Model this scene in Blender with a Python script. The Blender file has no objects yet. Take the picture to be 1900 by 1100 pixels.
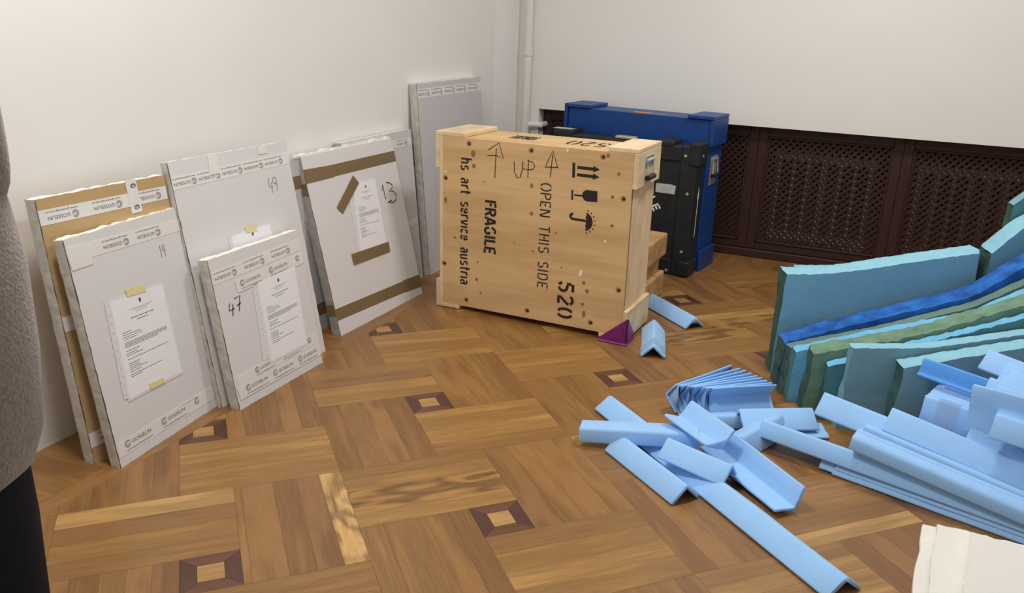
import bpy, bmesh, math, random
from mathutils import Vector, Matrix, noise
import numpy as np
random.seed(7)
SC = bpy.context.scene
COL = SC.collection
PI = math.pi

# ---------------------------------------------------------------- camera
CAM_POS = Vector((1.516, -1.447, 1.491))
CR = Vector((0.911, 0.411, 0.035)); CD = Vector((0.162, -0.277, -0.947)); CF = Vector((-0.380, 0.868, -0.319))
CF.normalize(); CR = (CR - CF * CR.dot(CF)).normalized(); CU = CR.cross(CF)
cam = bpy.data.cameras.new('camera'); camo = bpy.data.objects.new('camera', cam); COL.objects.link(camo)
cam.sensor_width = 36; cam.lens = 1540 * 36 / 1900; cam.clip_start = 0.05
camo.matrix_world = Matrix(((CR.x, CU.x, -CF.x, CAM_POS.x), (CR.y, CU.y, -CF.y, CAM_POS.y), (CR.z, CU.z, -CF.z, CAM_POS.z), (0, 0, 0, 1)))
SC.camera = camo
# ---------------------------------------------------------------- world, lamps, exposure
SC.view_settings.view_transform = 'Standard'; SC.view_settings.look = 'None'
SC.view_settings.gamma = 1; SC.view_settings.use_curve_mapping = False
SC.view_settings.exposure = 0.0
w = bpy.data.worlds.new('room_light'); SC.world = w; w.use_nodes = True
w.node_tree.nodes['Background'].inputs[0].default_value = (1.0, 0.98, 0.955, 1)
w.node_tree.nodes['Background'].inputs[1].default_value = 0.43
def area(name, loc, size, power, col=(1, .962, .915)):
    l = bpy.data.lights.new(name, 'AREA'); l.shape = 'DISK'; l.size = size; l.energy = power; l.color = col
    o = bpy.data.objects.new(name, l); o.location = loc; COL.objects.link(o); return o
area('ceiling_lamp', (1.45, 2.3, 3.15), 0.5, 44)
area('ceiling_lamp', (.0, 0.1, 3.15), 0.55, 50)

# ---------------------------------------------------------------- materials
def lin(c):
    return tuple((x / 255 / 12.92 if x / 255 <= .04045 else ((x / 255 + .055) / 1.055) ** 2.4) for x in c) + (1,)
def mat(name, rgb, rough=.6, var=.06, scale=20, bump=0, bscale=120, metal=0, spec=.5, stretch=None, sheen=0, alpha=1):
    m = bpy.data.materials.new(name); m.use_nodes = True; nt = m.node_tree; b = nt.nodes['Principled BSDF']
    b.inputs['Roughness'].default_value = rough; b.inputs['Metallic'].default_value = metal
    b.inputs['Specular IOR Level'].default_value = spec
    if alpha < 1: b.inputs['Alpha'].default_value = alpha
    if sheen: b.inputs['Sheen Weight'].default_value = sheen
    tc = nt.nodes.new('ShaderNodeTexCoord'); mp = nt.nodes.new('ShaderNodeMapping')
    nt.links.new(tc.outputs['Object'], mp.inputs[0])
    if stretch: mp.inputs['Scale'].default_value = stretch
    n = nt.nodes.new('ShaderNodeTexNoise'); n.inputs['Scale'].default_value = scale; n.inputs['Detail'].default_value = 5
    nt.links.new(mp.outputs[0], n.inputs[0])
    r = nt.nodes.new('ShaderNodeValToRGB'); c = lin(rgb)
    r.color_ramp.elements[0].position = .3; r.color_ramp.elements[1].position = .7
    r.color_ramp.elements[0].color = tuple(x * (1 - var) for x in c[:3]) + (1,)
    r.color_ramp.elements[1].color = tuple(min(1, x * (1 + var)) for x in c[:3]) + (1,)
    nt.links.new(n.outputs[0], r.inputs[0]); nt.links.new(r.outputs[0], b.inputs['Base Color'])
    if bump:
        n2 = nt.nodes.new('ShaderNodeTexNoise'); n2.inputs['Scale'].default_value = bscale; n2.inputs['Detail'].default_value = 4
        nt.links.new(mp.outputs[0], n2.inputs[0])
        bp = nt.nodes.new('ShaderNodeBump'); bp.inputs['Strength'].default_value = bump; bp.inputs['Distance'].default_value = .004
        nt.links.new(n2.outputs[0], bp.inputs['Height']); nt.links.new(bp.outputs[0], b.inputs['Normal'])
    return m
def wood(name, rgb, dark, freq=14, rough=.38, coord='UV', mscale=(1.6, 11, 1), contrast=.5, spec=.5, use_rand=True, fine=None):
    m = bpy.data.materials.new(name); m.use_nodes = True; nt = m.node_tree; b = nt.nodes['Principled BSDF']; N = nt.nodes.new; K = nt.links.new
    b.inputs['Roughness'].default_value = rough; b.inputs['Specular IOR Level'].default_value = spec
    tc = N('ShaderNodeTexCoord'); mp = N('ShaderNodeMapping'); mp.inputs['Scale'].default_value = mscale
    K(tc.outputs[coord], mp.inputs[0])
    src = mp.outputs[0]
    if use_rand:
        oi = N('ShaderNodeObjectInfo'); ad = N('ShaderNodeVectorMath'); ad.operation = 'ADD'; mu = N('ShaderNodeMath'); mu.operation = 'MULTIPLY'; mu.inputs[1].default_value = 37
        K(oi.outputs['Random'], mu.inputs[0]); K(src, ad.inputs[0]); K(mu.outputs[0], ad.inputs[1]); src = ad.outputs[0]
    n = N('ShaderNodeTexNoise'); n.inputs['Scale'].default_value = 1.0; n.inputs['Detail'].default_value = 2.5; n.inputs['Roughness'].default_value = .45
    K(src, n.inputs[0])
    m1 = N('ShaderNodeMath'); m1.operation = 'MULTIPLY'; m1.inputs[1].default_value = freq; K(n.outputs[0], m1.inputs[0])
    m2 = N('ShaderNodeMath'); m2.operation = 'SINE'; K(m1.outputs[0], m2.inputs[0])
    n3 = N('ShaderNodeTexNoise'); n3.inputs['Scale'].default_value = 5; n3.inputs['Detail'].default_value = 6
    if fine:
        mp2 = N('ShaderNodeMapping'); mp2.inputs['Scale'].default_value = fine; K(tc.outputs[coord], mp2.inputs[0]); K(mp2.outputs[0], n3.inputs[0]); n3.inputs['Scale'].default_value = 1; n3.inputs['Detail'].default_value = 8; n3.inputs['Roughness'].default_value = .65
    else: K(src, n3.inputs[0])
    m3 = N('ShaderNodeMath'); m3.operation = 'MULTIPLY_ADD'; m3.inputs[1].default_value = .22; K(m2.outputs[0], m3.inputs[0]); K(n3.outputs[0], m3.inputs[2])
    r = N('ShaderNodeValToRGB'); r.color_ramp.elements[0].position = .2; r.color_ramp.elements[1].position = .75
    a, d = lin(rgb), lin(dark)
    r.color_ramp.elements[0].color = tuple(d[i] * contrast + a[i] * (1 - contrast) for i in range(3)) + (1,)
    r.color_ramp.elements[1].color = tuple(min(1, x * 1.08) for x in a[:3]) + (1,)
    K(m3.outputs[0], r.inputs[0]); K(r.outputs[0], b.inputs['Base Color'])
    return m

M_wall = mat('wall_paint', (236, 234, 229), .75, .012, 3, .06, 60, spec=.25)
M_pipe = mat('pipe_paint', (226, 225, 221), .4, .02)
M_brown = mat('brown_lacquer', (64, 42, 37), .45, .1, 12, .05, 80, spec=.25)
M_radiator = mat('radiator_enamel', (236, 230, 220), .35, .05)
M_gap = mat('subfloor', (58, 40, 25), .9)
M_white = mat('white_card', (216, 213, 213), .6, .012, 6, .04, 90, spec=.3)
M_kraft = mat('kraft_card', (186, 157, 114), .7, .04, 4, .12, 40, stretch=(1, 1, 14), spec=.2)
M_foamwhite = mat('white_foam', (238, 235, 226), .85, .05, 60, .8, 130, spec=.15)
M_wrap = mat('clear_wrap', (196, 192, 184), .24, .14, 26, .9, 30)
M_corr = mat('corrugated_edge', (150, 130, 104), .8, .3, 160)
M_greyedge = mat('grey_edge', (164, 161, 156), .6, .12, 30, .4, 60)
M_tape = mat('printed_tape', (226, 223, 220), .32, .02, 20, .08, 50)
M_btape = mat('brown_tape', (124, 104, 74), .28, .05, 14, .1, 40)
M_ytape = mat('yellow_tape', (226, 214, 150), .5, .03)
M_print = mat('grey_print', (92, 90, 90), .6, 0)
M_ink = mat('black_ink', (32, 27, 24), .6, .1)
M_pencil = mat('grey_pencil', (112, 110, 108), .7, .1)
M_paper = mat('paper', (236, 235, 238), .5, .01)
M_sleeve = mat('plastic_sleeve', (222, 222, 226), .18, .02, 20, .1, 20)
M_purple = mat('purple_plastic', (122, 32, 106), .35, .06)
M_steel = mat('zinc_steel', (205, 206, 202), .28, .2, 60, metal=.6)
M_rubber = mat('black_rubber', (28, 28, 28), .5, .1)
M_black = mat('black_paint', (38, 42, 45), .5, .16, 14, .3, 160, spec=.3)
M_blue = mat('blue_paint', (20, 66, 134), .42, .08, 16, .25, 140, spec=.4)
M_brass = mat('brass', (214, 196, 150), .35, .1, metal=.4)
M_silver = mat('silver_tape', (186, 188, 188), .4, .15, 30)
M_orange = mat('orange_sticker', (225, 120, 85), .5, .06)
M_greystick = mat('grey_sticker', (105, 125, 140), .5, .1)
M_lfoam = mat('sky_blue_foam', (152, 199, 247), .62, .03, 14, .22, 340, spec=.25, sheen=.25)
M_lfoam2 = mat('bright_blue_foam', (92, 166, 244), .62, .03, 14, .22, 340, spec=.25, sheen=.2)
M_ctape = mat('clear_tape', (190, 200, 216), .12, .05, 30, .5, 25, alpha=.28)
M_poly = mat('polystyrene', (252, 250, 242), .75, .01, 40, .12, 160, spec=.2)
M_wool = mat('taupe_wool', (130, 117, 107), .95, .22, 110, .9, 170, spec=.1, sheen=.4)
M_cloth = mat('navy_cloth', (27, 28, 36), .85, .1, 80, .3, 200, spec=.15)
M_skin = mat('skin', (214, 170, 146), .5, .05)
M_hair = mat('brown_hair', (74, 54, 40), .6, .2, 60)
M_shoe = mat('black_leather', (24, 22, 22), .35, .1)
M_knot = mat('pine_knot', (150, 106, 64), .6, .2, 60)
M_hole = mat('bolt_hole', (26, 20, 15), .6, .1)
M_chip = mat('white_chip', (240, 234, 220), .6, .03)
def pine(name, rgb, dark, ms): return wood(name, rgb, dark, 22, .55, 'Object', ms, .55, .3)
M_pine = wood('pine_panel', (214, 179, 130), (186, 144, 96), 12, .55, 'Object', (.9, 4, 9), .45, .3)
M_pineend = pine('pine_side', (236, 208, 170), (212, 176, 134), (4, 4, 1.2))
M_batten = pine('pale_batten', (228, 204, 166), (206, 176, 134), (5, 2, 5))
TEAL = {}
def teal(n, rgb, v=.08):
    TEAL[n] = mat('foam_' + n, rgb, .8, v, 16, .5, 200, spec=.15); return TEAL[n]
teal('teal', (116, 168, 196), .04); teal('ice', (142, 194, 212), .05); teal('royal', (44, 100, 178), .4); teal('olive', (104, 132, 124), .12)
teal('sky', (116, 184, 222), .1); teal('green', (112, 144, 122), .2); teal('sea', (84, 132, 140), .1); teal('greyteal', (124, 164, 178), .05)
teal('dark', (66, 98, 92), .3)

# ---------------------------------------------------------------- helpers
def tag(o, label=None, cat=None, group=None, kind=None):
    if label: o['label'] = label
    if cat: o['category'] = cat
    if group: o['group'] = group
    if kind: o['kind'] = kind
    return o
def thing(name, label, cat, loc=(0, 0, 0), rot=(0, 0, 0), group=None):
    o = bpy.data.objects.new(name, None); COL.objects.link(o); o.location = loc; o.rotation_euler = rot; o.empty_display_size = .05
    return tag(o, label, cat, group)
def link(name, me, parent=None, label=None):
    o = bpy.data.objects.new(name, me); COL.objects.link(o)
    if parent: o.parent = parent
    if label: o['label'] = label
    return o
def mesh(name, v, f, m, parent=None, smooth=False, label=None):
    me = bpy.data.meshes.new(name); me.from_pydata([tuple(x) for x in v], [], f); me.update()
    ms = m if isinstance(m, (list, tuple)) else [m]
    for x in ms: me.materials.append(x)
    if smooth: me.polygons.foreach_set('use_smooth', [True] * len(me.polygons))
    return link(name, me, parent, label)
def bmobj(name, bm, m, parent=None, smooth=False, label=None):
    me = bpy.data.meshes.new(name); bmesh.ops.recalc_face_normals(bm, faces=bm.faces); bm.to_mesh(me); bm.free(); me.materials.append(m)
    if smooth: me.polygons.foreach_set('use_smooth', [True] * len(me.polygons))
    return link(name, me, parent, label)
def bm_box(bm, lo, hi, bev=0, seg=1):
    r = bmesh.ops.create_cube(bm, size=1)
    for v in r['verts']: v.co = Vector((lo[i] + (v.co[i] + .5) * (hi[i] - lo[i]) for i in range(3)))
    if bev:
        es = list({e for v in r['verts'] for e in v.link_edges})
        bmesh.ops.bevel(bm, geom=es, offset=bev, segments=seg, affect='EDGES', profile=.5)
def box(name, lo, hi, m, parent=None, bev=0, seg=1, label=None):
    bm = bmesh.new(); bm_box(bm, lo, hi, bev, seg); return bmobj(name, bm, m, parent, label=label)
def bm_cyl(bm, p, q, r, n=12, r2=None):
    p, q = Vector(p), Vector(q); d = q - p
    mt = Matrix.Translation((p + q) / 2) @ d.to_track_quat('Z', 'Y').to_matrix().to_4x4()
    bmesh.ops.create_cone(bm, cap_ends=True, segments=n, radius1=r, radius2=r if r2 is None else r2, depth=d.length, matrix=mt)
def cyl(name, p, q, r, m, parent=None, n=12, r2=None, label=None):
    bm = bmesh.new(); bm_cyl(bm, p, q, r, n, r2); return bmobj(name, bm, m, parent, label=label)
def prism(name, pts, y0, y1, m, parent=None, label=None, edge=None):
    """outline in local x,z extruded from y0 to y1"""
    n = len(pts); v = [(a, y0, b) for a, b in pts] + [(a, y1, b) for a, b in pts]
    f = [tuple(range(n)), tuple(range(2 * n - 1, n - 1, -1))] + [(i, i + n, (i + 1) % n + n, (i + 1) % n) for i in range(n)]
    bm = bmesh.new(); bv = [bm.verts.new(x) for x in v]
    for k, q in enumerate(f):
        fc = bm.faces.new([bv[i] for i in q])
        if edge and k > 1: fc.material_index = 1
    o = bmobj(name, bm, m, parent, label=label)
    if edge: o.data.materials.append(edge)
    return o
def rough_rect(w, h, step=.03, j=.0015, x0=0, z0=0, jt=None):
    p = []
    def side(ax, ay, bx, by, jj):
        L = math.hypot(bx - ax, by - ay); k = max(2, int(L / step)); nx, ny = -(by - ay) / L, (bx - ax) / L
        for i in range(k):
            t = i / k; d = random.uniform(-jj, jj) if i else 0
            p.append((ax + (bx - ax) * t + nx * d, ay + (by - ay) * t + ny * d))
    side(x0, z0, x0 + w, z0, 0.0008); side(x0 + w, z0, x0 + w, z0 + h, j); side(x0 + w, z0 + h, x0, z0 + h, jt or j); side(x0, z0 + h, x0, z0, j)
    return p
# flat print: polygons collected in 2-D then laid on the local y=const plane
class Print:
    def __init__(s): s.v = []; s.f = []
    def poly(s, pts):
        k = len(s.v); s.v += list(pts); s.f.append(tuple(range(k, k + len(pts))))
    def add(s, vs, fs, T):
        k = len(s.v); s.v += [T(p) for p in vs]; s.f += [tuple(i + k for i in q) for q in fs]
    def line(s, pts, wd, T=lambda p: p):
        pts = [Vector(T(p)) for p in pts]; L = []; R = []
        for i, p in enumerate(pts):
            a = pts[max(i - 1, 0)]; b = pts[min(i + 1, len(pts) - 1)]; d = (b - a)
            if d.length < 1e-9: d = Vector((1, 0))
            d.normalize(); n = Vector((-d.y, d.x)) * wd / 2; L.append(p + n); R.append(p - n)
        k = len(s.v); m = len(pts); s.v += [tuple(x) for x in L] + [tuple(x) for x in R]
        s.f += [(k + i, k + i + 1, k + m + i + 1, k + m + i) for i in range(m - 1)]
    def build(s, name, m, parent, y=-.001, axis='y', label=None):
        if axis == 'y': v = [(a, y, b) for a, b in s.v]
        elif axis == 'z': v = [(a, b, y) for a, b in s.v]
        else: v = [(y, a, b) for a, b in s.v]
        return mesh(name, v, s.f, m, parent, label=label)
_tx = {}
def text2d(body):
    if body not in _tx:
        c = bpy.data.curves.new('t', 'FONT'); c.body = body; c.resolution_u = 2; c.size = 1
        o = bpy.data.objects.new('t', c); COL.objects.link(o)
        dg = bpy.context.evaluated_depsgraph_get(); ev = o.evaluated_get(dg); me = ev.to_mesh()
        v = [(p.co.x, p.co.y) for p in me.vertices]; f = [tuple(p.vertices) for p in me.polygons]; ev.to_mesh_clear()
        bpy.data.objects.remove(o); bpy.data.curves.remove(c)
        x0 = min(p[0] for p in v); x1 = max(p[0] for p in v); y0 = min(p[1] for p in v); y1 = max(p[1] for p in v)
        _tx[body] = ([((a - x0) / (x1 - x0), (b - y0) / (y1 - y0)) for a, b in v], f)
    return _tx[body]
def arc(cx, cy, rx, ry, a0, a1, n=8):
    return [(cx + rx * math.cos(math.radians(a0 + (a1 - a0) * i / n)), cy + ry * math.sin(math.radians(a0 + (a1 - a0) * i / n))) for i in range(n + 1)]
# stencil stroke alphabet: advance, strokes
G = {
 ' ': (.5, []),
 'O': (.72, [arc(.3, .5, .3, .5, 100, 260), arc(.36, .5, .3, .5, 80, -80)]),
 'P': (.62, [[(.04, 0), (.04, 1)], [(.14, .97), (.3, .97)] + arc(.3, .73, .24, .24, 90, -90) + [(.14, .49)]]),
 'E': (.58, [[(.04, 0), (.04, 1)], [(.16, .97), (.5, .97)], [(.16, .5), (.44, .5)], [(.16, .03), (.5, .03)]]),
 'N': (.72, [[(.04, 0), (.04, .95)], [(.1, 1), (.54, 0)], [(.62, .05), (.62, 1)]]),
 'T': (.62, [[(0, .97), (.56, .97)], [(.28, .88), (.28, 0)]]),
 'H': (.68, [[(.04, 0), (.04, 1)], [(.56, 0), (.56, 1)], [(.16, .5), (.44, .5)]]),
 'I': (.2, [[(.05, 0), (.05, 1)]]),
 'S': (.62, [arc(.28, .74, .24, .23, 35, 235, 9) + [(.22, .56)], [(.32, .5)] + arc(.26, .26, .26, .23, 55, -145, 9)]),
 'D': (.7, [[(.04, 0), (.04, 1)], [(.16, .97), (.28, .97)] + arc(.28, .5, .3, .47, 80, -80, 9) + [(.16, .03)]]),
 'F': (.54, [[(.05, 0), (.05, 1)], [(.18, .95), (.5, .95)], [(.18, .52), (.44, .52)]]),
 'R': (.66, [[(.05, 0), (.05, 1)], [(.17, .95), (.32, .95)] + arc(.32, .73, .22, .22, 85, -85) + [(.17, .5)], [(.32, .42), (.56, 0)]]),
 'A': (.68, [[(0, 0), (.26, 1)], [(.34, 1), (.6, 0)], [(.2, .3), (.42, .3)]]),
 'G': (.7, [arc(.32, .5, .3, .47, 55, 165, 6), arc(.32, .5, .3, .47, 190, 330, 8) + [(.58, .42), (.4, .42)]]),
 'L': (.52, [[(.05, 0), (.05, 1)], [(.18, .05), (.48, .05)]]),
 '5': (.72, [[(.1, .95), (.58, .95)], [(.1, .86), (.1, .55)] , [(.2, .58)] + arc(.3, .31, .28, .27, 80, -80, 8), arc(.3, .31, .26, .28, -110, -165, 4)]),
 '2': (.72, [arc(.3, .72, .26, .25, 160, 20, 7), arc(.3, .72, .26, .25, 0, -40, 3) + [(.1, .14)], [(.06, .04), (.58, .04)]]),
 '0': (.72, [arc(.28, .5, .24, .46, 105, 255, 9), arc(.36, .5, .24, .46, 75, -75, 9)]),
 'h': (.56, [[(.04, 0), (.04, .98)], [(.12, .5)] + arc(.26, .42, .16, .22, 120, 0, 5) + [(.42, 0)]]),
 's': (.5, [arc(.22, .48, .18, .15, 40, 230, 8) + [(.18, .37)], [(.26, .32)] + arc(.2, .16, .2, .15, 55, -145, 8)]),
 'a': (.54, [[(.04, .58)] + arc(.2, .46, .2, .18, 80, 0, 5) + [(.4, 0)], [(.32, .36)] + arc(.19, .19, .16, .17, 80, 280, 8)]),
 'r': (.4, [[(.04, 0), (.04, .64)], [(.12, .48)] + arc(.26, .46, .14, .17, 140, 50, 4)]),
 't': (.4, [[(.14, .9), (.14, .14)] + arc(.24, .13, .1, .11, 180, 290, 4), [(0, .62), (.1, .62)], [(.19, .62), (.34, .62)]]),
 'e': (.54, [[(.1, .34), (.42, .34)] + arc(.23, .34, .2, .28, 0, 80, 5), arc(.21, .32, .2, .3, 105, 165, 4), arc(.22, .3, .2, .28, 195, 325, 6)]),
 'v': (.5, [[(0, .64), (.17, .02)], [(.25, .02), (.42, .64)]]),
 'i': (.18, [[(.05, 0), (.05, .62)]]),
 'c': (.48, [arc(.22, .32, .2, .3, 45, 165, 6), arc(.22, .3, .2, .28, 195, 315, 6)]),
 'u': (.54, [[(.04, .64), (.04, .24)] + arc(.2, .2, .16, .19, 180, 300, 5), [(.4, 0), (.4, .64)]]),
}
def stencil(P, text, T, wd, space=.1):
    """lays text from x=0 with cap height 1; returns total advance. T maps unit coords to local"""
    x = 0
    for ch in text:
        a, st = G[ch]
        for s in st: P.line([(x + p[0], p[1]) for p in s], wd, T)
        x += a + space
    return x - space
def stencil_len(text, space=.1): return sum(G[c][0] + space for c in text) - space

# ---------------------------------------------------------------- floor: diagonal parquet, every block a piece
MOD = .86; S2 = math.sqrt(2); SQ = .192 * MOD; WD = (MOD - SQ) / 2
def uv2xy(u, v): return ((u - v) / S2, (u + v) / S2)
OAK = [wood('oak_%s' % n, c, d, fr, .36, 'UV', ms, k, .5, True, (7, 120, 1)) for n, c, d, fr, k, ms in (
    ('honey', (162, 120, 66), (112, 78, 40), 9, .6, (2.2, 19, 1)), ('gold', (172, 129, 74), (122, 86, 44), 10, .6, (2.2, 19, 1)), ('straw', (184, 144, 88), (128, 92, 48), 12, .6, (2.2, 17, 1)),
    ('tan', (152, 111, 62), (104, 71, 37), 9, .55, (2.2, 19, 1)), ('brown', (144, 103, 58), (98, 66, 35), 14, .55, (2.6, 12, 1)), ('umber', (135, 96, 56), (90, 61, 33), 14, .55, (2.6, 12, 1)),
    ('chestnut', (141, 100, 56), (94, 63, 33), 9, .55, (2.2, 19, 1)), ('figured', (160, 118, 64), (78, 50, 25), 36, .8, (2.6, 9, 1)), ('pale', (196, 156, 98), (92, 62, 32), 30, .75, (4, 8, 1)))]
M_wenge = wood('walnut_inlay', (86, 54, 42), (58, 35, 27), 9, .36, 'UV', (3, 14, 1), .4)
M_wenge2 = wood('walnut_inlay_light', (106, 68, 46), (74, 46, 31), 9, .36, 'UV', (3, 14, 1), .4)
XB, YB = -.64, 3.86                                    # edges of the diagonal field
def clip(poly, n, d):
    out = []
    for i in range(len(poly)):
        p, q = poly[i], poly[(i + 1) % len(poly)]; a = p[0] * n[0] + p[1] * n[1] - d; b = q[0] * n[0] + q[1] * n[1] - d
        if a >= 0: out.append(p)
        if (a > 0 and b < 0) or (a < 0 and b > 0):
            t = a / (a - b); out.append((p[0] + (q[0] - p[0]) * t, p[1] + (q[1] - p[1]) * t))
    return out
def area2(p): return abs(sum(p[i][0] * p[(i + 1) % len(p)][1] - p[(i + 1) % len(p)][0] * p[i][1] for i in range(len(p)))) / 2
pieces = []                                            # polygon, grain angle, material, name
def piece(poly, ang, m, field=True, name='plank'):
    if field:
        poly = clip(poly, (1, 0), XB); poly = clip(poly, (0, -1), -YB) if poly else poly
    if len(poly) > 2 and area2(poly) > 4e-4: pieces.append((poly, ang, m, name))
def strips(u0, u1, v0, v1, along_u, tones, fixed=None):
    n = random.choice((4, 5, 5)); w_ = [random.uniform(.85, 1.15) for _ in range(n)]
    if fixed: w_ = [q[0] for q in fixed]; n = len(w_)
    t = sum(w_); acc = 0
    for i in range(n):
        a, b = acc / t, (acc + w_[i]) / t; acc += w_[i]
        if along_u: r = [(u0, v0 + (v1 - v0) * a), (u1, v0 + (v1 - v0) * a), (u1, v0 + (v1 - v0) * b), (u0, v0 + (v1 - v0) * b)]; ang = PI / 4
        else: r = [(u0 + (u1 - u0) * a, v0), (u0 + (u1 - u0) * b, v0), (u0 + (u1 - u0) * b, v1), (u0 + (u1 - u0) * a, v1)]; ang = 3 * PI / 4
        piece([uv2xy(*p) for p in r], ang, OAK[fixed[i][1]] if fixed else random.choice(tones))
HT = [OAK[0], OAK[0], OAK[0], OAK[1], OAK[1], OAK[2], OAK[3], OAK[3], OAK[0], OAK[7]]  # lighter oak for blocks along u: directional sheen put into the colour
VT = [OAK[3], OAK[4], OAK[4], OAK[5], OAK[6], OAK[6], OAK[4], OAK[3]]  # darker oak for blocks along v, where the grain reflects less
for i in range(-3, 6):
    for j in range(-3, 7):
        cx, cy = uv2xy(i * MOD, j * MOD)
        if cx < -1.3 or cx > 3.9 or cy < -.9 or cy > 4.6: continue
        u, v = i * MOD, j * MOD; h = SQ / 2
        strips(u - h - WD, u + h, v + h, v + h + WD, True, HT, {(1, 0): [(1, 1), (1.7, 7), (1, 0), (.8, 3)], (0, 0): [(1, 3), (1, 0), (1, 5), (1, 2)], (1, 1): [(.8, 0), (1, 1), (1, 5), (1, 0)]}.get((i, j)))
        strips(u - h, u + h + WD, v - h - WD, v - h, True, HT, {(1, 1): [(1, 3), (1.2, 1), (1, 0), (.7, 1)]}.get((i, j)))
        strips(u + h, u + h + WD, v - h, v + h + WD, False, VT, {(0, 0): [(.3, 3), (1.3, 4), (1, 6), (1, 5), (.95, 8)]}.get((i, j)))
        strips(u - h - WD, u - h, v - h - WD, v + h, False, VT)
        k = h * .44; o = [(-h, h), (h, h), (h, -h), (-h, -h)]; n = [(-k, k), (k, k), (k, -k), (-k, -k)]
        for q in range(4):
            a, b = o[q], o[(q + 1) % 4]; c, d = n[(q + 1) % 4], n[q]
            piece([uv2xy(u + p[0], v + p[1]) for p in (a, b, c, d)], PI / 4 if q % 2 == 0 else 3 * PI / 4, M_wenge2 if q % 2 == 0 else M_wenge, name='inlay_strip')
        piece([uv2xy(u + p[0], v + p[1]) for p in n], PI / 4, OAK[2], name='inlay_square')
# frieze along both walls: a band, then blocks square to the wall
y = -1.2
while y < 4.2:
    L = random.uniform(.5, .8); y1 = min(4.2, y + L)
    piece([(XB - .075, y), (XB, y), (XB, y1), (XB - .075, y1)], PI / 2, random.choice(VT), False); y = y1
y = -1.2
while y < 4.2:
    b = random.uniform(.065, .085); y1 = min(4.2, y + b)
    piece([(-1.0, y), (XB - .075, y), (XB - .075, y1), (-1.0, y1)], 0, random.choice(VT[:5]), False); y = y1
x = XB
while x < 3.5:
    L = random.uniform(.5, .8); x1 = x + L
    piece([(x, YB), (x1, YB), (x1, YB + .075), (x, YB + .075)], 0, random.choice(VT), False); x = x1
x = XB
while x < 3.5:
    b = random.uniform(.065, .085); x1 = x + b
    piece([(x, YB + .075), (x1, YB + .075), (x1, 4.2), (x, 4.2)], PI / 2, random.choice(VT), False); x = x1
floor = box('floor', (-1.0, -1.4, -.03), (3.9, 4.25, -.0065), M_gap); tag(floor, kind='structure')
def seen(c):
    d = Vector((c[0], c[1], 0)) - CAM_POS; z = d.dot(CF)
    if z < .2: return None
    px, py = 950 + 1540 * d.dot(CR) / z, 550 - 1540 * d.dot(CU) / z
    return z if (-40 < px < 1940 and -40 < py < 1140) else None
ranked = []
for P in pieces:
    c = (sum(p[0] for p in P[0]) / len(P[0]), sum(p[1] for p in P[0]) / len(P[0])); z = seen(c)
    hid = (c[0] > 1.3 and c[1] > 1.3) or (c[0] < -.76 and c[1] > .3) or (-.5 < c[0] < .5 and c[1] > 2.35)
    if P[3] == 'plank': sc = area2(P[0])
    else: sc = area2(P[0]) * 6
    ranked.append((-(sc / z ** 2) if z and not hid else 0, c, P))
ranked.sort(key=lambda t: t[0])
def piece_geo(P, c):
    poly, ang, m, nm = P; ca, sa = math.cos(-ang), math.sin(-ang); q = []
    for p in poly:
        dx, dy = p[0] - c[0], p[1] - c[1]; q.append((dx * ca - dy * sa, dx * sa + dy * ca))
    if sum(q[i][0] * q[(i + 1) % len(q)][1] - q[(i + 1) % len(q)][0] * q[i][1] for i in range(len(q))) < 0: q.reverse()
    q = [(a * (1 - .0004 / max(.02, abs(a))), b * (1 - .00025 / max(.01, abs(b)))) for a, b in q]
    return q
cnt = {}
jv, jf, jm, juv, jmats = [], [], [], [], []
for sc, c, P in ranked:
    q = piece_geo(P, c); n = len(q); zt = -random.uniform(0, .0004); off = (random.uniform(0, 40), random.uniform(0, 40))
    cnt[P[3]] = cnt.get(P[3], 0) + 1
    if sc < 0 and cnt[P[3]] <= 290:
        v = [(a, b, zt) for a, b in q] + [(a, b, -.0065) for a, b in q]
        f = [tuple(range(n))] + [(i, i + n, (i + 1) % n + n, (i + 1) % n) for i in range(n)]
        me = bpy.data.meshes.new(P[3]); me.from_pydata(v, [], f); me.materials.append(P[2])
        uvl = me.uv_layers.new(name='UVMap')
        for l in me.loops: p = v[l.vertex_index]; uvl.data[l.index].uv = (p[0] + off[0], p[1] + off[1])
        o = link(P[3], me, floor); o.location = (c[0], c[1], 0); o.rotation_euler.z = P[1]
    else:
        ca, sa = math.cos(P[1]), math.sin(P[1]); k = len(jv)
        for zz in (zt, -.0065): jv += [(c[0] + a * ca - b * sa, c[1] + a * sa + b * ca, zz) for a, b in q]
        fs = [tuple(range(n))] + [(i, i + n, (i + 1) % n + n, (i + 1) % n) for i in range(n)]
        if P[2] not in jmats: jmats.append(P[2])
        for f_ in fs:
            jf.append(tuple(i + k for i in f_)); jm.append(jmats.index(P[2])); juv += [(q[i % n][0] + off[0], q[i % n][1] + off[1]) for i in f_]
me = bpy.data.meshes.new('parquet_blocks'); me.from_pydata(jv, [], jf)
for m in jmats: me.materials.append(m)
me.polygons.foreach_set('material_index', jm); uvl = me.uv_layers.new(name='UVMap')
for i, t in enumerate(juv): uvl.data[i].uv = t
tag(link('parquet_blocks', me, floor), kind='stuff')

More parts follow.
